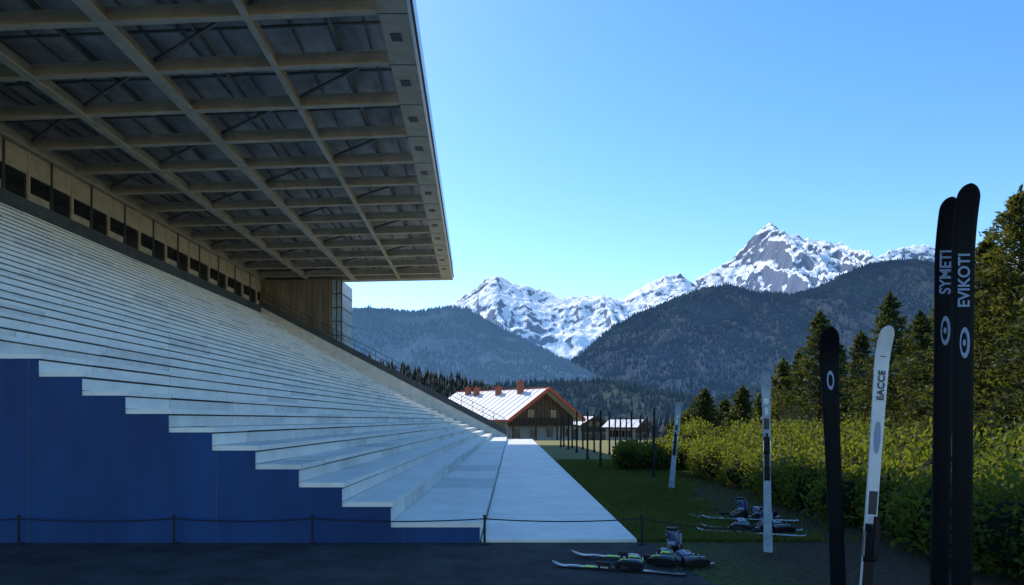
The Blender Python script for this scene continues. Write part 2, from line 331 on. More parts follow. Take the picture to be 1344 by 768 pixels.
def cone_trees(name,pts,mt,hmin,hmax,wf=1):
    V=[];Q=[]
    for (x,y,z) in pts:
        h=random.uniform(hmin,hmax); w=h*random.uniform(.17,.26)*wf; n=8; a0=random.random()*6
        lv=((.04,.42,1),(.2,.6,.85),(.38,.78,.62),(.56,1.0,.40))
        for (zb,zt,rr) in lv:
            o=len(V)
            for i in range(n):
                r=w*rr*random.uniform(.5,1.3);t=a0+i*2*math.pi/n
                V.append((x+r*math.cos(t),y+r*math.sin(t),z+h*(zb+random.uniform(-.06,.06))))
            V.append((x+random.uniform(-.1,.1)*w,y,z+h*zt))
            for i in range(n): Q.append((o+i,o+(i+1)%n,o+n))
    me=fastmesh(name,V,Q); return obj(name,me,None,mt)
pts=[]
up=[p[0] for p in hillprof];vp=[p[1] for p in hillprof]
for k in range(2400):
    s=random.random()**.6; Y=170+(350-170)*s; 
    Xr=random.uniform(-165,30); u=CX+Xr/350*F
    H=CH+(HY-np.interp(u,up,vp))/F*350
    z=-14+(H+14)*s**1.15
    pts.append((Xr,Y,z-1.0))
cone_trees('forest',pts,M['farcon2'],5,9)
pts=[]
for k in range(1700):
    Y=random.uniform(260,600); u=random.uniform(690,1500); X=wx(u,Y); pts.append((X,Y,float(gz(X,Y))))
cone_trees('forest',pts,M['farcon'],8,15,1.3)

# ---------------------------------------------------------------- road / walk
a=B()
n=30
edge=[(2.6+0.5*fbm(np.array([k*.6]),np.array([2.0]),3)[0]-.25-(0.9*(k/n)), -12+20.82*k/n) for k in range(n+1)]
pl=[(-40,-12)]+edge+[(-40,8.82)]
a.add([(x,y,.004) for x,y in pl],[tuple(range(len(pl)))])
a.obj('asphalt_road',[M['asphalt']])
# loose gravel / grit along the asphalt edge
V=[];Q=[]
for k in range(2600):
    y=random.uniform(4.5,8.8); x=random.choice([random.gauss(2.0,.45),random.uniform(-7,3)]); r=random.uniform(.004,.013)*(1 if x>1.2 else .6)
    o=len(V); a0=random.random()*6
    for i in range(4): V.append((x+r*math.cos(a0+i*1.57)*random.uniform(.7,1.2),y+r*math.sin(a0+i*1.57),.004))
    V.append((x,y,.004+r*.9))
    for i in range(4): Q.append((o+i,o+(i+1)%4,o+4))
obj('gravel',fastmesh('gravel',V,Q),None,mat('grit',(0.13,0.12,0.11),.9,var=.4,scale=30))
w=B()
yy=8.9
while yy<55:
    L=2.3; y1=min(55,yy+L)
    w.box(-0.40,1.63,yy,y1-0.012,-0.1,0.045+random.uniform(-.003,.003)); yy=y1
w.obj('concrete_walkway',[M['walk']],bevel=.006)

# ---------------------------------------------------------------- grandstand
GS=empty('grandstand')
Y0,Y1=8.9,54.0
steps=[(-0.42,-1.58,.26),(-1.58,-2.215,.53)]
x=-2.215;z=.53
for i in range(8):
    z+=.240 if i else .25
    steps.append((x,x-.565,z)); x-=.565
nrem=int(round((19.85+x)/.574)); dx=(19.85+x)/nrem
for i in range(nrem):
    z+=.262+.118*i/nrem; steps.append((x,x-dx,z)); x-=dx
ztop=z
def stand_z(X):
    for (a_,b_,zz) in steps:
        if b_<=X<=a_: return zz
    return ztop if X<0 else 0
sl=B()
prev=0
for si,(xa,xb,zz) in enumerate(steps):
    yy=Y0; off=(si%2)*1.1; first=True
    while yy<Y1:
        L=2.25 if not first else 2.25-off
        first=False
        y1=min(Y1,yy+L); dz=random.uniform(-.005,.005)
        mi=1 if random.random()<.10 else 0
        sl.box(xb-.03,xa+.030+random.uniform(-.004,.004),yy,y1-.010,zz-.062+dz,zz+dz,mi)
        sl.box(xa-.06,xa+.003,yy+.002,y1-.012,prev+.006,zz-.085,1 if mi or random.random()<.25 else 0)
        yy=y1
    prev=zz
sl.obj('steps',[M['slab'],M['slab2']],GS)
cr=B()
for si,(xa,xb,zz) in enumerate(steps):
    cr.box(xb,xa-.062,Y0+.05,Y1,-.2,zz-.07)
cr.obj('core',[M['joint']],GS)
bw=B()
for si,(xa,xb,zz) in enumerate(steps):
    bw.box(xb-(0 if si<len(steps)-1 else 3),xa-(0.0),Y0-.03,Y0+.04,-.1,zz-.066)
bw.obj('blue_end_wall',[M['blue']],GS)
sm=B()
for xx in np.arange(-1.4,-20,-2.44): sm.box(xx-.004,xx+.004,Y0-.033,Y0-.02,0,stand_z(xx)-.08)
sm.obj('wall_seams',[M['joint']],GS)
pa=B()
pa.box(-20.05,-19.84,Y0-3,Y1,ztop-.6,10.62)
def ptop(X): return .95+(-.55-X)*.522
xs=np.linspace(-.42,-20,24)
for i in range(len(xs)-1):
    xa,xb=xs[i],xs[i+1]; za,zb=ptop(xa),ptop(xb)
    for m in (0,1):
        if m==0: a0,a1,b0,b1,yy0,yy1=-.2,za-.5,-.2,zb-.5,Y1,Y1+.16
        else: a0,a1,b0,b1,yy0,yy1=za-.5,za,zb-.5,zb,Y1-.05,Y1+.2
        pa.add([(xa,yy0,a0),(xb,yy0,b0),(xb,yy0,b1),(xa,yy0,a1),(xa,yy1,a0),(xb,yy1,b0),(xb,yy1,b1),(xa,yy1,a1)],
               [(0,1,2,3),(5,4,7,6),(3,2,6,7),(0,4,5,1),(0,3,7,4),(1,5,6,2)],1 if m==0 else 0)
pa.obj('parapet',[M['parapet'],M['slab2']],GS)
ra=B()
for i in range(0,24):
    X=-.6-i*.85; ra.cyl((X,Y1+.07,ptop(X)-.05),(X,Y1+.07,ptop(X)+.75),.02,.02,6)
for hh in(.35,.75): ra.cyl((-.6,Y1+.07,ptop(-.6)+hh),(-20,Y1+.07,ptop(-20)+hh),.02,.02,6)
ra.obj('far_railing',[M['darksteel']],GS)
bk=B()
bk.box(-20.6,-20.1,Y0-3,Y1+4,-.2,13.95,0)
bay=2.8
ybs=np.arange(8.6-2.8,56,bay/2)
for i,yb in enumerate(ybs):
    bk.box(-20.1,-19.98,yb+.05,yb+bay/2-.05,11.72,12.66,0)
    bk.box(-20.1,-20.03,yb+.04,yb+bay/2-.04,10.64,11.69,1)
    bk.box(-20.1,-19.93,yb-.05,yb+.05,10.62,12.7,2 if i%2 else 0)
    if i%2==0: bk.box(-20.1,-20.0,yb+.08,yb+bay/2-.08,10.64,11.0,0)
bk.obj('rear_wall',[M['beige2'],M['glassdark'],M['darksteel']],GS)
eb=B()
eb.box(-20.1,-14.35,Y1+.25,Y1+4,4,12.72,0)
for i in range(14):
    X=-20+i*.42; eb.box(X,X+.05,Y1+.20,Y1+.26,4,12.7,0)
eb.box(-14.35,-13.55,Y1+.35,Y1+3.9,4,12.7,1)
for zz in np.arange(5,12.7,1.1): eb.box(-14.36,-13.52,Y1+.30,Y1+3.93,zz,zz+.07,2)
for X in(-14.38,-13.97,-13.57): eb.box(X,X+.06,Y1+.28,Y1+.36,4,12.7,2)
eb.obj('end_block',[M['concrete'],M['glasspale'],M['darksteel']],GS)

def Xo(Y): return -3.55-.052*(Y-19.7)
def cz(t,Y):
    zo=13.42-.011*(Y-19.7)
    return zo*(1-t)+12.72*t
def cp(t,Y,dz=0): return (Xo(Y)*(1-t)+(-20.1)*t,Y,cz(t,Y)+dz)
YC0,YC1=5.8,55.3
cb=B()
for i in range(18):
    Y=5.8+i*2.8
    if Y>YC1: break
    cb.beam(cp(0.02,Y,.03),cp(1,Y,.03),.24,.05)
    cb.beam(cp(0.02,Y,.22),cp(1,Y,.22),.08,.34)
    cb.beam(cp(0.02,Y,.41),cp(1,Y,.41),.22,.05)
cb.beam(cp(0.02,YC1-.2,.2),cp(1,YC1-.2,.2),.4,.5)
for t,wd in((.25,.20),(.5,.44),(.745,.34),(.985,.3)):
    cb.beam(cp(t,YC0,.0),cp(t,YC1,.0),wd,.07)
    cb.beam(cp(t,YC0,.21),cp(t,YC1,.21),wd*.4,.36)
cb.obj('roof_beams',[M['beige']],GS)
c2=B()
for t in(.12,.375,.62,.86):
    c2.beam(cp(t,YC0,.50),cp(t,YC1,.50),.12,.10)
for t in np.linspace(.06,.97,14):
    c2.beam(cp(t,YC0,.66),cp(t,YC1,.66),.05,.08)
ts=[0.02,.25,.5,.745,.985]
for i in range(17):
    ya=5.8+i*2.8
    for k in range(4):
        if (i+k)%2==0: c2.beam(cp(ts[k],ya,.4),cp(ts[k+1],ya+2.8,.4),.09,.09)
        c2.beam(cp(ts[k],ya+1.4,.56),cp(ts[k+1],ya+1.4,.56),.07,.08)
c2.obj('roof_bracing',[M['bracing']],GS)
V=[];Q=[]
for j,Y in enumerate(np.arange(YC0,YC1+.1,.275)):
    for t in(0,1): V.append(cp(t,Y,.74+(.06 if j%2 else 0)))
for j in range(len(V)//2-1): Q.append((2*j,2*j+1,2*j+3,2*j+2))
obj('roof_deck',fastmesh('roof_deck',V,Q),GS,M['deck'])
tp=B()
tp.add([cp(-.0,YC0,1.1),cp(1.02,YC0,1.1),cp(1.02,YC1,1.1),cp(0,YC1,1.1)],[(0,3,2,1)])
tp.add([cp(-.0,YC0,1.2),cp(1.02,YC0,1.2),cp(1.02,YC1,1.2),cp(0,YC1,1.2)],[(0,1,2,3)])
tp.obj('roof_top',[M['fascia']],GS)
fs=B()
def ep(d,Y,dz): return (Xo(Y)+d,Y,cz(0,Y)+dz)
for (d0,d1,z0,z1,m) in((-.32,.55,-.03,.08,0),(.55,.63,-.06,1.28,1),(.63,.70,.10,.16,2)):
    fs.add([ep(d0,YC0,z0),ep(d1,YC0,z0),ep(d1,YC1,z0),ep(d0,YC1,z0),ep(d0,YC0,z1),ep(d1,YC0,z1),ep(d1,YC1,z1),ep(d0,YC1,z1)],
       [(0,3,2,1),(4,5,6,7),(0,1,5,4),(1,2,6,5),(2,3,7,6),(3,0,4,7)],m)
for i in range(17):
    Y=5.8+i*2.8+1.0
    fs.box(Xo(Y)-.12,Xo(Y)+.22,Y,Y+.42,cz(0,Y)-.05,cz(0,Y)-.028,2)
    fs.box(Xo(Y)-.33,Xo(Y)+.56,Y-1.0,Y-.985,cz(0,Y)-.034,cz(0,Y)-.02,2)
fs.beam((Xo(YC1)+.62,YC1+.04,cz(0,YC1)+.55),(-20.1,YC1+.04,cz(1,YC1)+.55),.08,1.3,1)
fs.obj('roof_edge',[M['beige'],M['fascia'],M['darksteel']],GS)

# ---------------------------------------------------------------- rope barrier
RB=empty('rope_barrier')
rp=B()
pX=[-6.3,-4.32,-2.55,-.35,1.66]; pY=8.72
pX=[-10.2,-8.2]+pX
for X in pX:
    rp.cyl((X,pY,0),(X,pY,.36),.016,.014,8); rp.cyl((X,pY,0.004),(X,pY,.02),.07,.06,12); rp.cyl((X,pY,.36),(X,pY,.385),.022,.018,8)
rp.obj('posts',[M['rope']],RB)
ro=B()
pp=[(X,pY,.335) for X in pX]+[(3.05,8.28,.26)]
for a_,b_ in zip(pp[:-1],pp[1:]):
    a_=Vector(a_);b_=Vector(b_);pr=a_
    for k in range(1,11):
        t=k/10; q=a_.lerp(b_,t); q.z-=.035*4*t*(1-t); ro.cyl(pr,q,.0085,.0085,6,cap=False); pr=q
ro.obj('rope',[M['rope']],RB,smooth=True)

# ---------------------------------------------------------------- skis
def skimesh(b,L,tip,waist,m=0):
    tsm=list(np.linspace(0,.05,5))+list(np.linspace(.08,.88,26))+list(.90+.10*np.sin(np.linspace(0,math.pi/2,20)))
    n=len(tsm)-1;k=6
    top=[];bot=[]
    rl=tip*.62/L
    for t in tsm:
        w=waist+(tip-waist)*abs(2*min(t,.93)-1)**2.0*(1.15 if t>.5 else .85)
        if t>1-rl: w*=math.sqrt(max(0.001,1-((t-1+rl)/rl)**2))
        if t<.015: w*=.9
        th=.007+.009*(1-abs(2*t-1))
        y=0
        if t>.90: y=-.045*((t-.90)/.10)**1.8
        if t<.05: y=-.012*((.05-t)/.05)**2
        for j in range(k+1):
            xx=(j/k-.5)*w; e=.003 if j in(0,k) else 0
            top.append((xx,y-th+e,t*L)); bot.append((xx,y,t*L))
    N=(n+1)*(k+1); fs=[]
    for i in range(n):
        for j in range(k):
            a=i*(k+1)+j
            fs.append((a,a+1,a+k+2,a+k+1)); fs.append((N+a,N+a+k+1,N+a+k+2,N+a+1))
        a=i*(k+1); fs.append((a,a+k+1,N+a+k+1,N+a)); a=a+k; fs.append((a,N+a,N+a+k+1,a+k+1))
    for j in range(k):
        fs.append((j,N+j,N+j+1,j+1)); a=n*(k+1)+j; fs.append((a,a+1,N+a+1,N+a))
    b.add(top+bot,fs,m)
def binding(b,L,sh=0,m=2,ma=3):
    for (z0,z1,h) in((.40,.475,.045),(.545,.64,.055)):
        z0=(z0+sh)*L;z1=(z1+sh)*L;w=.034
        b.add([(-w,-.014,z0),(w,-.014,z0),(w,-.014,z1),(-w,-.014,z1),(-w*.8,-h,z0+.02),(w*.8,-h,z0+.02),(w*.8,-h-.012,z1-.01),(-w*.8,-h-.012,z1-.01)],
              [(0,1,2,3),(7,6,5,4),(0,4,5,1),(1,5,6,2),(2,6,7,3),(3,7,4,0)],m)
    q=sh*L
    b.box(-.012,.012,-.07,-.05,.56*L+q,.66*L+q,m); b.box(-.028,.028,-.022,-.013,.47*L+q,.55*L+q,m)
    b.box(-.045,-.036,-.03,-.012,.56*L+q,.62*L+q,ma); b.box(.036,.045,-.03,-.012,.56*L+q,.62*L+q,ma)
def frame(origin,zdir,ydir):
    z=Vector(zdir).normalized(); y=Vector(ydir); y=(y-z*y.dot(z)).normalized(); x=y.cross(z)
    m=Matrix.Identity(4)
    for i in range(3): m[i][0]=x[i];m[i][1]=y[i];m[i][2]=z[i];m[i][3]=origin[i]
    return m
def text(s,size,parent,x,y,z,m,sx=1):
    c=bpy.data.curves.new('lettering',type='FONT'); c.body=s; c.size=size; c.extrude=.0006; c.offset=size*.02; c.align_x='CENTER';c.align_y='CENTER'
    o=bpy.data.objects.new('lettering',c); S.collection.objects.link(o); o.parent=parent; c.materials.append(m)
    mt=Matrix(((0,-1,0,x),(0,0,-1,y),(1,0,0,z),(0,0,0,1)))
    o.matrix_local=mt@Matrix.Diagonal((sx,1,1,1)); return o
def oval(b,x,y,z,rx,rz,m,n=24):
    b.add([(x+rx*math.cos(2*math.pi*i/n),y,z+rz*math.sin(2*math.pi*i/n)) for i in range(n)],[tuple(range(n))],m)
def ski(name,L,tip,waist,mats,origin,zdir,ydir=(0,1,0),bind=0):
    b=B(); skimesh(b,L,tip,waist)
    if bind is not None: binding(b,L,bind)
    o=b.obj('body',mats,None)
    e=empty(name); e.matrix_world=frame(origin,zdir,ydir); o.parent=e
    return e
def stand_ski(top,ybase,tip,waist,mats,botu,yaw=0,bury=.12,bind=0):
    P0=Vector((wx(botu,ybase),ybase,0)); P1=Vector((wx(top[0],ybase+.02),ybase+.02,wz(top[1],ybase+.02)))
    d=(P1-P0); L=d.length+bury; d.normalize()
    return ski('ski',L,tip,waist,mats,P0-d*bury,d,(math.sin(yaw),math.cos(yaw),0),bind),L
bm=[M['black'],M['black'],M['blackmatte'],M['silver']]
bg_=[M['blackgloss'],M['black'],M['blackmatte'],M['silver']]
wm=[M['skiwhite'],M['black'],M['blackmatte'],M['silver']]
gm=[M['skiblue'],M['black'],M['blackmatte'],M['silver']]
s1,L1=stand_ski((1241,264),2.55,.074,.060,bm,1226,.15,bind=None)
s2,L2=stand_ski((1264,247),2.40,.080,.064,bm,1259,.1,bind=None)
for s_,L_,tx,o_ in((s1,L1,'SYMETI',.27),(s2,L2,'EVIKOTI',.33)):
    text(tx,.055,s_,0,-.0125,L_-o_,M['print'],.95)
    b=B(); oval(b,.002,-.0130,L_-o_-.22,.017,.055,0); oval(b,.0,-.0136,L_-o_-.22,.010,.037,1); oval(b,0,-.0142,L_-o_-.22,.005,.012,0)
    b.obj('mark',[M['print'],M['black']],s_)
s3,L3=stand_ski((1086,431),3.9,.112,.080,bm,1106,.1,bind=None)
b=B(); oval(b,0,-.015,L3-.30,.02,.055,0); oval(b,0,-.0156,L3-.30,.012,.035,1); oval(b,0,-.0125,L3-.12,.025,.010,0); b.obj('mark',[M['print'],M['black']],s3)
s4,L4=stand_ski((1160,429),3.8,.092,.068,wm,1124,-.1,bind=-.13)
text('EACCE',.055,s4,.002,-.0145,L4-.33,M['printdark'],1.0)
b=B(); oval(b,0,-.0160,L4-.62,.018,.09,0); b.box(-.025,.025,-.0160,-.012,L4-1.05,L4-.92,1); b.box(-.018,.018,-.0125,-.009,L4-.17,L4-.12,1); b.obj('mark',[M['print'],M['printdark']],s4)
s5,L5=stand_ski((1005,487),8.25,.115,.085,gm,1008,.25,bury=.02)
s6,L6=stand_ski((891,528),15.5,.15,.11,gm,881,.5,bury=.02)
for s_,L_ in((s5,L5),(s6,L6)):
    b=B(); b.box(-.03,.03,-.019,-.010,L_*.68,L_*.74,0); b.box(-.03,.03,-.017,-.008,L_*.82,L_*.85,1); oval(b,0,-.018,L_*.78,.02,.05,1); b.obj('mark',[M['printdark'],M['skiwhite']],s_)
def lie(p,q,L,tip,waist,mats,z=.004,bind=0):
    d=Vector((q[0]-p[0],q[1]-p[1],0)).normalized()
    return ski('ski',L,tip,waist,mats,(p[0],p[1],z),d,(0,0,-1),bind)
k1=lie((1.78,6.98),(.47,7.42),1.42,.125,.09,bg_,.02)
k2=lie((2.20,7.42),(.72,7.95),1.60,.125,.09,bg_,.03)
for k_,L_ in((k1,1.42),(k2,1.6)):
    b=B(); b.box(-.035,.035,-.019,-.010,L_*.66,L_*.74,0); oval(b,0,-.017,L_*.83,.03,.08,1); b.obj('mark',[M['lime'],M['skiwhite']],k_)
lie((4.45,10.6),(3.2,10.9),1.45,.11,.08,wm,.03)
lie((4.35,11.1),(3.05,11.15),1.45,.11,.08,gm,.02)
lie((3.98,9.25),(2.75,9.75),1.45,.115,.085,wm,.02)
lie((4.15,9.75),(3.0,10.05),1.4,.11,.08,gm,.02)

def sup(cx,cy,cz_,rx,ry,n=16,e=.75):
    out=[]
    for i in range(n):
        t=2*math.pi*i/n; c=math.cos(t);s_=math.sin(t)
        out.append((cx+rx*math.copysign(abs(c)**e,c),cy+ry*math.copysign(abs(s_)**e,s_),cz_))
    return out
def boot(loc,yaw,roll=0,acc='lime',pitch=0):
    e=empty('ski_boot',loc); e.rotation_euler=(roll,pitch,yaw)
    b=B()
    b.loft([sup(0.02,0,0,.15,.042),sup(.02,0,.02,.155,.046),sup(.02,0,.032,.15,.045)],1)
    b.loft([sup(.015,0,.032,.145,.046),sup(.015,0,.06,.143,.052),sup(.005,0,.09,.128,.053),sup(-.02,0,.12,.098,.051),sup(-.035,0,.15,.078,.050),sup(-.036,0,.175,.068,.050)],0)
    b.loft([sup(-.036,0,.13,.072,.057),sup(-.032,0,.18,.075,.058),sup(-.024,0,.23,.078,.060),sup(-.012,0,.28,.082,.062),sup(-.004,0,.305,.078,.060)],2)
    b.loft([sup(-.004,0,.30,.068,.050),sup(.0,0,.335,.070,.052),sup(0,0,.336,.05,.036)],1)
    for (x,z) in((.075,.095),(.03,.125),(.03,.19),(.045,.25)):
        b.box(x-.010,x+.010,-.068,-.035,z,z+.012,3); b.box(x-.006,x+.03,-.05,.04,z+.002,z+.012,1)
        b.box(x-.010,x+.010,.035,.066,z,z+.010,3)
    b.box(-.112,-.095,-.02,.02,.15,.27,4)
    b.box(-.06,.03,-.064,-.056,.145,.185,4); b.box(-.06,.03,.056,.064,.145,.185,4)
    b.box(.05,.12,-.057,-.050,.045,.065,4); b.box(.05,.12,.050,.057,.045,.065,4)
    o=b.obj('shell',[M['blackgloss'],M['blackmatte'],M['bootblue'] if acc!='lime' else M['blackgloss'],M['silver'],M['lime'] if acc=='lime' else M['print']],e,bevel=.004)
    for p in o.data.polygons: p.use_smooth = len(p.vertices)==4 and p.material_index in(0,2)
    return e
boot((1.86,7.95,.01),2.6,0,'x')
boot((1.62,7.35,.062),math.radians(160),math.radians(80),'lime')
boot((1.98,7.28,.065),math.radians(20),math.radians(-82),'x')
boot((1.25,7.18,.062),math.radians(165),math.radians(86),'lime')
boot((3.62,10.85,.03),2.9,0,'x')
boot((3.95,10.75,.065),2.9,math.radians(80),'x')
boot((4.15,11.0,.065),.4,math.radians(-80),'x')
boot((3.25,9.65,.065),2.9,math.radians(80),'x')
boot((3.55,9.6,.03),2.6,0,'x')
boot((3.8,9.5,.065),.2,math.radians(-80),'x')

# ---------------------------------------------------------------- posts
def post(u,vb,vt,r=.035,Y=None):
    Y=Y or CH*F/(vb-HY); b=B(); X=wx(u,Y); z0=float(gz(X,Y)); zt=wz(vt,Y)
    lx=random.uniform(-.03,.03)
    b.cyl((0,0,-.1),(lx,0,zt-z0),r,r*.85,8); b.cyl((lx,0,zt-z0),(lx,0,zt-z0+.04),r*1.15,r*.6,8); b.cyl((0,0,0),(0,0,.12),r*1.5,r*1.4,8)
    o=b.obj('fence_post',[M['rope']]); o.location=(X,Y,z0)
for (u,vb,vt) in((858,628,538),(840,601,546),(829,606,541),(815,596,548),(800,597,541),(788,614,540),(780,594,545),(771,604,541),(765,590,545),(757,594,541),(751,588,546),(746,590,543),(740,586,546),(736,587,543),(808,590,550),(822,588,549),(849,590,548)):
    post(u,vb,vt,.028+.0005*(CH*F/(vb-HY)))
b=B(); b.cyl((0,0,0),(0,0,8.5),.09,.05,8); b.cyl((0,0,8.4),(1.1,0,8.6),.04,.03,6); b.box(.8,1.4,-.1,.1,8.52,8.62)
o=b.obj('street_lamp',[M['darksteel']]); o.location=(wx(757,105),105,-1.6)

# ---------------------------------------------------------------- chalet
def chalet(name,apex,fapex,halfw_m,eave_drop,zg,over=.9,chim=(),trim='redtrim'):
    A=Vector(apex);Bp=Vector(fapex); d=(Bp-A); d.z=0; L=d.length; d.normalize()
    E=empty(name,(A.x,A.y,zg)); yaw=math.atan2(d.y,d.x)
    E.rotation_euler=(0,0,yaw)
    h=A.z-zg; w=halfw_m; ed=eave_drop
    ez=h-ed
    wb=B()
    wi=w-over; g=over
    sl_=ed/w
    wt=h-sl_*wi-.12
    wb.add([(g,-wi,0),(g,wi,0),(g,wi,wt),(g,0,h-.15),(g,-wi,wt),(L-g,-wi,0),(L-g,wi,0),(L-g,wi,wt),(L-g,0,h-.15),(L-g,-wi,wt)],
           [(0,4,3,2,1),(5,6,7,8,9),(0,5,9,4),(1,2,7,6)],0)
    wb.obj('walls',[M['plaster']],E)
    tb=B()
    tb.add([(g-.05,-wi,wt*.62),(g-.05,wi,wt*.62),(g-.05,wi,wt),(g-.05,0,h-.2),(g-.05,-wi,wt)],[(0,4,3,2,1)],0)
    n=int(wi*2/.5)
    for i in range(n+1):
        y=-wi+i*2*wi/n; zt=h-.25-sl_*abs(y); tb.box(g-.09,g-.052,y-.05,y+.05,wt*.62,zt,1)
    tb.box(g-1.0,g-.05,-wi,wi,wt*.60,wt*.60+.12,1)
    for i in range(int(wi*2/.3)+1):
        y=-wi+i*.3; tb.box(g-.98,g-.93,y-.03,y+.03,wt*.6+.12,wt*.6+1.0,1)
    tb.box(g-1.0,g-.90,-wi,wi,wt*.6+.95,wt*.6+1.05,1)
    for y in(-wi,-wi*.33,wi*.33,wi): tb.box(g-1.0,g-.86,y-.08,y+.08,0,wt*.6,1)
    tb.obj('timber',[M['woodlight'],M['wood']],E)
    wn=B()
    for y in np.linspace(-wi*.75,wi*.75,4):
        wn.box(g-.06,g-.01,y-.5,y+.5,.5,wt*.5,0)
        wn.box(g-.10,g-.065,y-.58,y-.5,.45,wt*.53,1);wn.box(g-.10,g-.065,y+.5,y+.58,.45,wt*.53,1);wn.box(g-.10,g-.065,y-.5,y+.5,wt*.5,wt*.5+.08,1);wn.box(g-.09,g-.062,y-.03,y+.03,.5,wt*.5,1)
    for y in(-wi*.35,wi*.35): wn.box(g-.13,g-.095,y-.55,y+.55,wt*.62+.9,wt*.62+2.0,0); wn.box(g-.16,g-.135,y-.03,y+.03,wt*.62+.9,wt*.62+2.0,1)
    for x in np.linspace(g+1.2,L-g-1.2,6):
        for sg in(-1,1):
            wn.box(x-.5,x+.5,sg*wi-.03,sg*wi+.03,.7,wt*.75,0); wn.box(x-.03,x+.03,sg*wi-.05,sg*wi+.05,.7,wt*.75,1)
    wn.obj('windows',[M['glassdark'],M['plaster']],E)
    rb=B()
    for sg in(-1,1):
        y=sg*w
        P=[(-g*.2,0,h),(L,0,h),(L,y,ez),(-g*.2,y,ez)]
        rb.add([*P,*[(a_,b_,c-.22) for a_,b_,c in P]],[(0,1,2,3) if sg<0 else (3,2,1,0),(7,6,5,4) if sg<0 else (4,5,6,7),(0,3,7,4),(1,5,6,2),(2,6,7,3)],0)
    rb.obj('roof',[M['roofsnow']],E)
    tr=B()
    for sg in(-1,1):
        tr.beam((-g*.2-.06,0,h-.10),(-g*.2-.06,sg*w,ez-.10),.14,.44,0)
        tr.beam((-g*.2,sg*(w+.07),ez-.14),(L,sg*(w+.07),ez-.14),.12,.2,0)
    tr.beam((-g*.2,0,h+.06),(L,0,h+.06),.3,.10,0)
    for i in range(1,int(L/1.1)):
        for sg in(-1,1): tr.beam((i*1.1,sg*.2,h-.2*sl_+.03),(i*1.1,sg*w,ez+.03),.05,.05,1)
    tr.obj('roof_trim',[M[trim],M['roofsnow']],E)
    cb_=B()
    for (x,y,hh) in chim:
        zz=h-abs(y)*sl_; cb_.box(x-.32,x+.32,y-.32,y+.32,zz-.6,zz+hh,0); cb_.box(x-.4,x+.4,y-.4,y+.4,zz+hh,zz+hh+.12,1); cb_.cyl((x,y,zz+hh+.12),(x,y,zz+hh+.4),.16,.14,8,0)
    if chim: cb_.obj('chimneys',[M['brick'],M['redtrim']],E)
    return E
Yc=88
A_=(wx(719,Yc),Yc,wz(509,Yc)); Yf_=101; B_=(wx(600,Yf_),Yf_,A_[2])
chalet('chalet',A_,B_,7.2,4.1,-1.15,1.1,chim=((4.0,1.0,1.4),(8.0,1.2,.9),(12.5,1.2,.9),(14.8,.8,.8)))
Y2=110
A2=(wx(846,Y2),Y2,wz(550,Y2));B2=(wx(800,Y2+3),Y2+3,A2[2])
chalet('cabin',A2,B2,3.4,1.3,-1.9,.5,trim='wood')
A3=(wx(782,135),135,wz(546,135));B3=(wx(755,140),140,A3[2])
chalet('cabin',A3,B3,4,1.8,-3.0,.6,trim='wood')

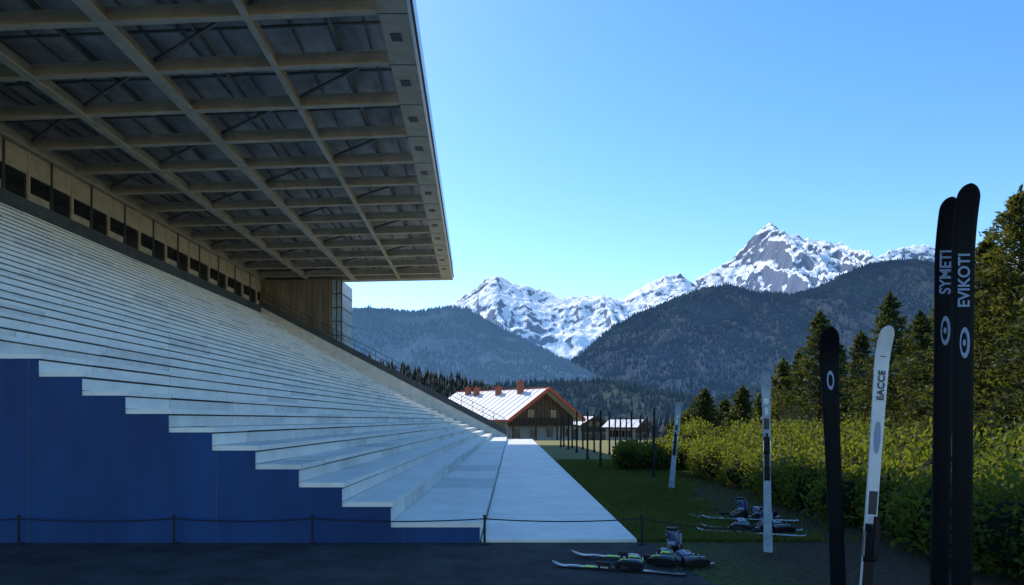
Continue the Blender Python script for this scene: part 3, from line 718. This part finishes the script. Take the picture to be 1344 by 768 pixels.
# ---------------------------------------------------------------- foliage
def leafquads(C,D,ln,wd):
    N=len(C)
    R=rng.normal(size=(N,3)); Sd=np.cross(D,R); Sd/=np.linalg.norm(Sd,axis=1,keepdims=True)+1e-9
    ln=ln[:,None];wd=wd[:,None]
    v=np.empty((N,4,3)); v[:,0]=C-D*ln*.5; v[:,1]=C+Sd*wd*.5; v[:,2]=C+D*ln*.5; v[:,3]=C-Sd*wd*.5
    return v.reshape(-1,3), np.arange(N*4).reshape(N,4)
def conifer_mesh(h,R,nl,mt,seed,lsz=1.0,dens=1.0):
    r=random.Random(seed); g=np.random.default_rng(seed)
    b=B()
    zs=[0,h*.3,h*.6,h*.85,h]; rad=[.035*h*.6,.025*h*.6,.016*h*.6,.007*h*.6,.003*h]
    off=[(0,0)]+[(r.uniform(-.04,.04)*R,r.uniform(-.04,.04)*R) for _ in range(4)]
    for i in range(4): b.cyl((off[i][0],off[i][1],zs[i]),(off[i+1][0],off[i+1][1],zs[i+1]),rad[i],rad[i+1],8,0,cap=False)
    C=[];D=[]
    nb=int(nl)
    lob=[(r.uniform(0,6.28),r.uniform(.1,.8),r.uniform(.7,1.35)) for _ in range(11)]
    for k in range(nb):
        t=.06+.93*(k/nb)**.92; z=h*t; az=k*2.399+r.uniform(-.4,.4)
        rr=R*((1-t)**.82)*(0.55+.55*r.random())+.04
        for (la,lt,lg) in lob:
            dd=abs((az-la+math.pi)%(2*math.pi)-math.pi)
            if dd<.7 and abs(t-lt)<.12: rr*=lg
        rise=(-.25+.75*t)*rr
        tipp=np.array([math.cos(az)*rr,math.sin(az)*rr,z+rise])
        root=np.array([0,0,z])
        b.cyl(root,tipp,.012*h*.3*(1-t)+.006,.003,4,0,cap=False)
        m=int((22+70*rr/R)*dens)
        s=g.random(m)**.55
        base=root+(tipp-root)*s[:,None]
        spread=(.05+.14*(1-s))*rr+.035
        base=base+g.normal(size=(m,3))*spread[:,None]*np.array([1,1,.5])
        base[:,2]-= .10*rr*s
        out=np.array([math.cos(az),math.sin(az),.35])
        dd=out+g.normal(size=(m,3))*.7; dd/=np.linalg.norm(dd,axis=1,keepdims=True)
        C.append(base);D.append(dd)
    m=120; s=g.random(m); C.append(np.stack([g.normal(size=m)*.05*R*(1-s)*1.5,g.normal(size=m)*.05*R*(1-s)*1.5,h*(.93+.09*s)],-1)); dd=np.stack([g.normal(size=m)*.5,g.normal(size=m)*.5,np.ones(m)],-1); D.append(dd/np.linalg.norm(dd,axis=1,keepdims=True))
    C=np.concatenate(C);D=np.concatenate(D);N=len(C)
    v,q=leafquads(C,D,(g.random(N)*.12+.10)*lsz,(g.random(N)*.035+.028)*lsz)
    me=bpy.data.meshes.new('trunk'); 
    me2=fastmesh('foliage',v,q); me2.materials.append(mt)
    me.from_pydata(b.v,[],b.f); me.materials.append(M['bark'])
    return me,me2
def conifer(u,vtop,Y,R,mt,seed,nl=110,lsz=1,dens=1):
    X=wx(u,Y); z0=float(gz(X,Y)); h=wz(vtop,Y)-z0
    me,me2=conifer_mesh(h,R,nl,mt,seed,lsz,dens)
    e=empty('pine_tree',(X,Y,z0-.05)); obj('trunk',me,e); obj('foliage',me2,e)
    e.rotation_euler=(0,0,seed)
cy=M['conifer_y'];cd=M['conifer']
conifer(1340,250,13.5,2.4,cy,1,220,.80,1.9)
conifer(1296,312,14.5,2.0,cd,2,180,.85,1.6)
conifer(1268,345,17.5,1.9,cd,3,150,1.0,1.4)
conifer(1390,300,11.5,1.9,cd,13,140,1.0,1.2)
conifer(1240,384,21,2.1,cy,4,140,1.1,1.4)
conifer(1208,410,19,1.5,cd,5,120,1.0,1.2)
conifer(1168,386,23,2.0,cd,6,140,1.1,1.4)
conifer(1130,436,25,1.6,cd,7,110,1.2,1.1)
conifer(1076,410,27,2.1,cd,8,140,1.2,1.4)
conifer(1048,462,31,1.4,cd,9,100,1.4,1)
conifer(1028,472,30,1.5,cy,10,100,1.4,1.1)
conifer(1000,515,36,1.4,cd,11,90,1.6,.9)
conifer(975,508,38,1.6,cd,12,90,1.7,.9)
conifer(952,525,44,1.6,cd,14,90,1.9,.9)
conifer(925,511,42,1.7,cd,15,90,1.8,.9)
conifer(905,537,48,1.4,cy,16,80,2.0,.8)
conifer(890,546,52,1.2,cd,17,80,2.1,.8)
conifer(1100,450,33,1.8,cd,18,100,1.6,1)
conifer(1190,446,28,1.8,cd,19,100,1.5,1)

def bush_rows(name,blobs,N,lsz,mt,sprig=0.0):
    g=rng
    wt=np.array([b[3]*b[5]+b[4]*b[5]+b[3]*b[4] for b in blobs]); wt/=wt.sum()
    idx=g.choice(len(blobs),N,p=wt); Bb=np.array(blobs)[idx]
    d=g.normal(size=(N,3)); d/=np.linalg.norm(d,axis=1,keepdims=True)
    rr=1.0-.34*g.random(N)**1.5+g.normal(size=N)*.07
    nz=(fbm(d[:,0]*3+Bb[:,0]*3,d[:,1]*3+d[:,2]*3+Bb[:,1],4,.6)-.5)*2
    rr*=1+.42*nz
    rr*=np.where(g.random(N)<sprig,1+.35*g.random(N),1)
    C=Bb[:,:3]+d*Bb[:,3:6]*rr[:,None]
    keep=C[:,2]>.02; C=C[keep]; d=d[keep]; n=len(C)
    D=d*.6+g.normal(size=(n,3))*.6+np.array([0,0,.35]); D/=np.linalg.norm(D,axis=1,keepdims=True)
    v,q=leafquads(C,D,(g.random(n)*.06+.05)*lsz,(g.random(n)*.03+.028)*lsz)
    E=empty(name); obj('leaves',fastmesh('leaves',v,q),E,mt)
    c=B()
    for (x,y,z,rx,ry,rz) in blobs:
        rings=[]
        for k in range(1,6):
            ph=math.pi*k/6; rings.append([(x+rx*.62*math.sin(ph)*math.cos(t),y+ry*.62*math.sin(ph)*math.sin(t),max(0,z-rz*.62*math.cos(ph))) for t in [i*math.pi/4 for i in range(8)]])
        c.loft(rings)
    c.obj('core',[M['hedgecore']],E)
bl=[]
y=6.3
while y<20.5:
    xc=5.45+random.uniform(-.3,.3)+ (0.25 if y>14 else 0)
    hh=random.uniform(.8,1.2)
    bl.append((xc,y,hh*.40,.60,.5,hh*.58)); bl.append((xc+.8,y+random.uniform(-.25,.25),hh*.5,.7,.55,hh*random.uniform(.55,.78))); 
    bl.append((xc+1.8,y,hh*.6,.8,.6,hh*random.uniform(.6,.9))); y+=.62
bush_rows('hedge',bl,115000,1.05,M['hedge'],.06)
bl=[]
x=3.55
while x<6.4:
    bl.append((x,21.4+random.uniform(-.1,.1),.38,.42,.6,.50+random.uniform(-.05,.06))); bl.append((x+.2,22.3,.4,.45,.6,.54)); x+=.4
for k in range(14): bl.append((6.3+k*.7,22.5+random.uniform(-.5,3),.6,.7,.8,.75+random.random()*.35))
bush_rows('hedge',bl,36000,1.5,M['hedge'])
bl=[]
for k in range(46):
    yy=random.uniform(9,34); xx=random.uniform(8.0,9.5)+(yy-9)*.20; r_=random.uniform(.5,1.0); bl.append((xx,yy,r_*.7,r_,r_,r_*1.05))
bush_rows('shrub',bl,45000,1.4,M['conifer_y'],.05)
b=B()
for k in range(150):
    a_=random.random()*6.28; r_=random.uniform(.1,.65); b.cyl((0,0,0),(r_*math.cos(a_),r_*math.sin(a_),random.uniform(1.2,2.0)),.012,.004,3,cap=False)
o=b.obj('bare_shrub',[mat('twig',(0.22,0.17,0.09),.9)]); o.location=(wx(1040,22),22,.0); o.scale=(1.1,1.1,1.05)

N=110000
yy=8.95+rng.random(N)**1.6*18; xx=1.66+rng.random(N)*5.2
keep=((xx+ (fbm(xx*.9,yy*.9,4)-.5)*3.2 -.10*yy < 2.6)|(yy>19)|(rng.random(N)<.10))&(rng.random(N)<np.clip((28-yy)/6,0,1))
xx=xx[keep];yy=yy[keep]; N=len(xx)
hh=(rng.random(N)*.035+.02)*(1+yy/25); ww=.004*(1+yy/9)
an=rng.random(N)*6.28; lx=rng.normal(size=N)*.4*hh; ly=rng.normal(size=N)*.4*hh
v=np.empty((N,4,3)); z0=np.zeros(N)
v[:,0]=np.stack([xx-ww*np.cos(an),yy-ww*np.sin(an),z0],-1); v[:,1]=np.stack([xx+ww*np.cos(an),yy+ww*np.sin(an),z0],-1)
v[:,2]=np.stack([xx+lx+ww*.25*np.cos(an),yy+ly,hh],-1); v[:,3]=np.stack([xx+lx-ww*.25*np.cos(an),yy+ly,hh],-1)
obj('grass',fastmesh('grass',v.reshape(-1,3),np.arange(N*4).reshape(N,4)),None,M['grassblade'])

# ---------------------------------------------------------------- light
d=Vector((7.9,-12.5,-13.0)).normalized()
el=math.asin(-d.z); az=math.atan2(-d.x,-d.y)
sun=bpy.data.lights.new('sun','SUN'); sun.energy=5.0; sun.angle=math.radians(.5); sun.color=(1,.93,.82)
so=bpy.data.objects.new('sun',sun); S.collection.objects.link(so); so.rotation_euler=d.to_track_quat('-Z','Y').to_euler()
W=bpy.data.worlds.new('World'); S.world=W; W.use_nodes=True
nt=W.node_tree; bg=nt.nodes['Background']; sk=nt.nodes.new('ShaderNodeTexSky'); sk.sky_type='NISHITA'; sk.sun_disc=False
sk.sun_elevation=el; sk.sun_rotation=az%(2*math.pi); sk.air_density=1.0; sk.dust_density=.3; sk.ozone_density=1.5; sk.altitude=600
hs=nt.nodes.new('ShaderNodeHueSaturation'); hs.inputs['Saturation'].default_value=1.30; hs.inputs['Value'].default_value=1.62
nt.links.new(sk.outputs[0],hs.inputs['Color']); nt.links.new(hs.outputs[0],bg.inputs[0]); bg.inputs[1].default_value=.15
S.view_settings.view_transform='Standard'; S.view_settings.look='None'; S.view_settings.exposure=0

cam=bpy.data.cameras.new('camera'); co=bpy.data.objects.new('camera',cam); S.collection.objects.link(co)
co.location=(0,0,CH); co.rotation_euler=(math.radians(90),0,0); cam.lens=24; cam.sensor_width=36; cam.shift_y=167/1344; cam.clip_end=40000; cam.clip_start=.05
S.camera=co
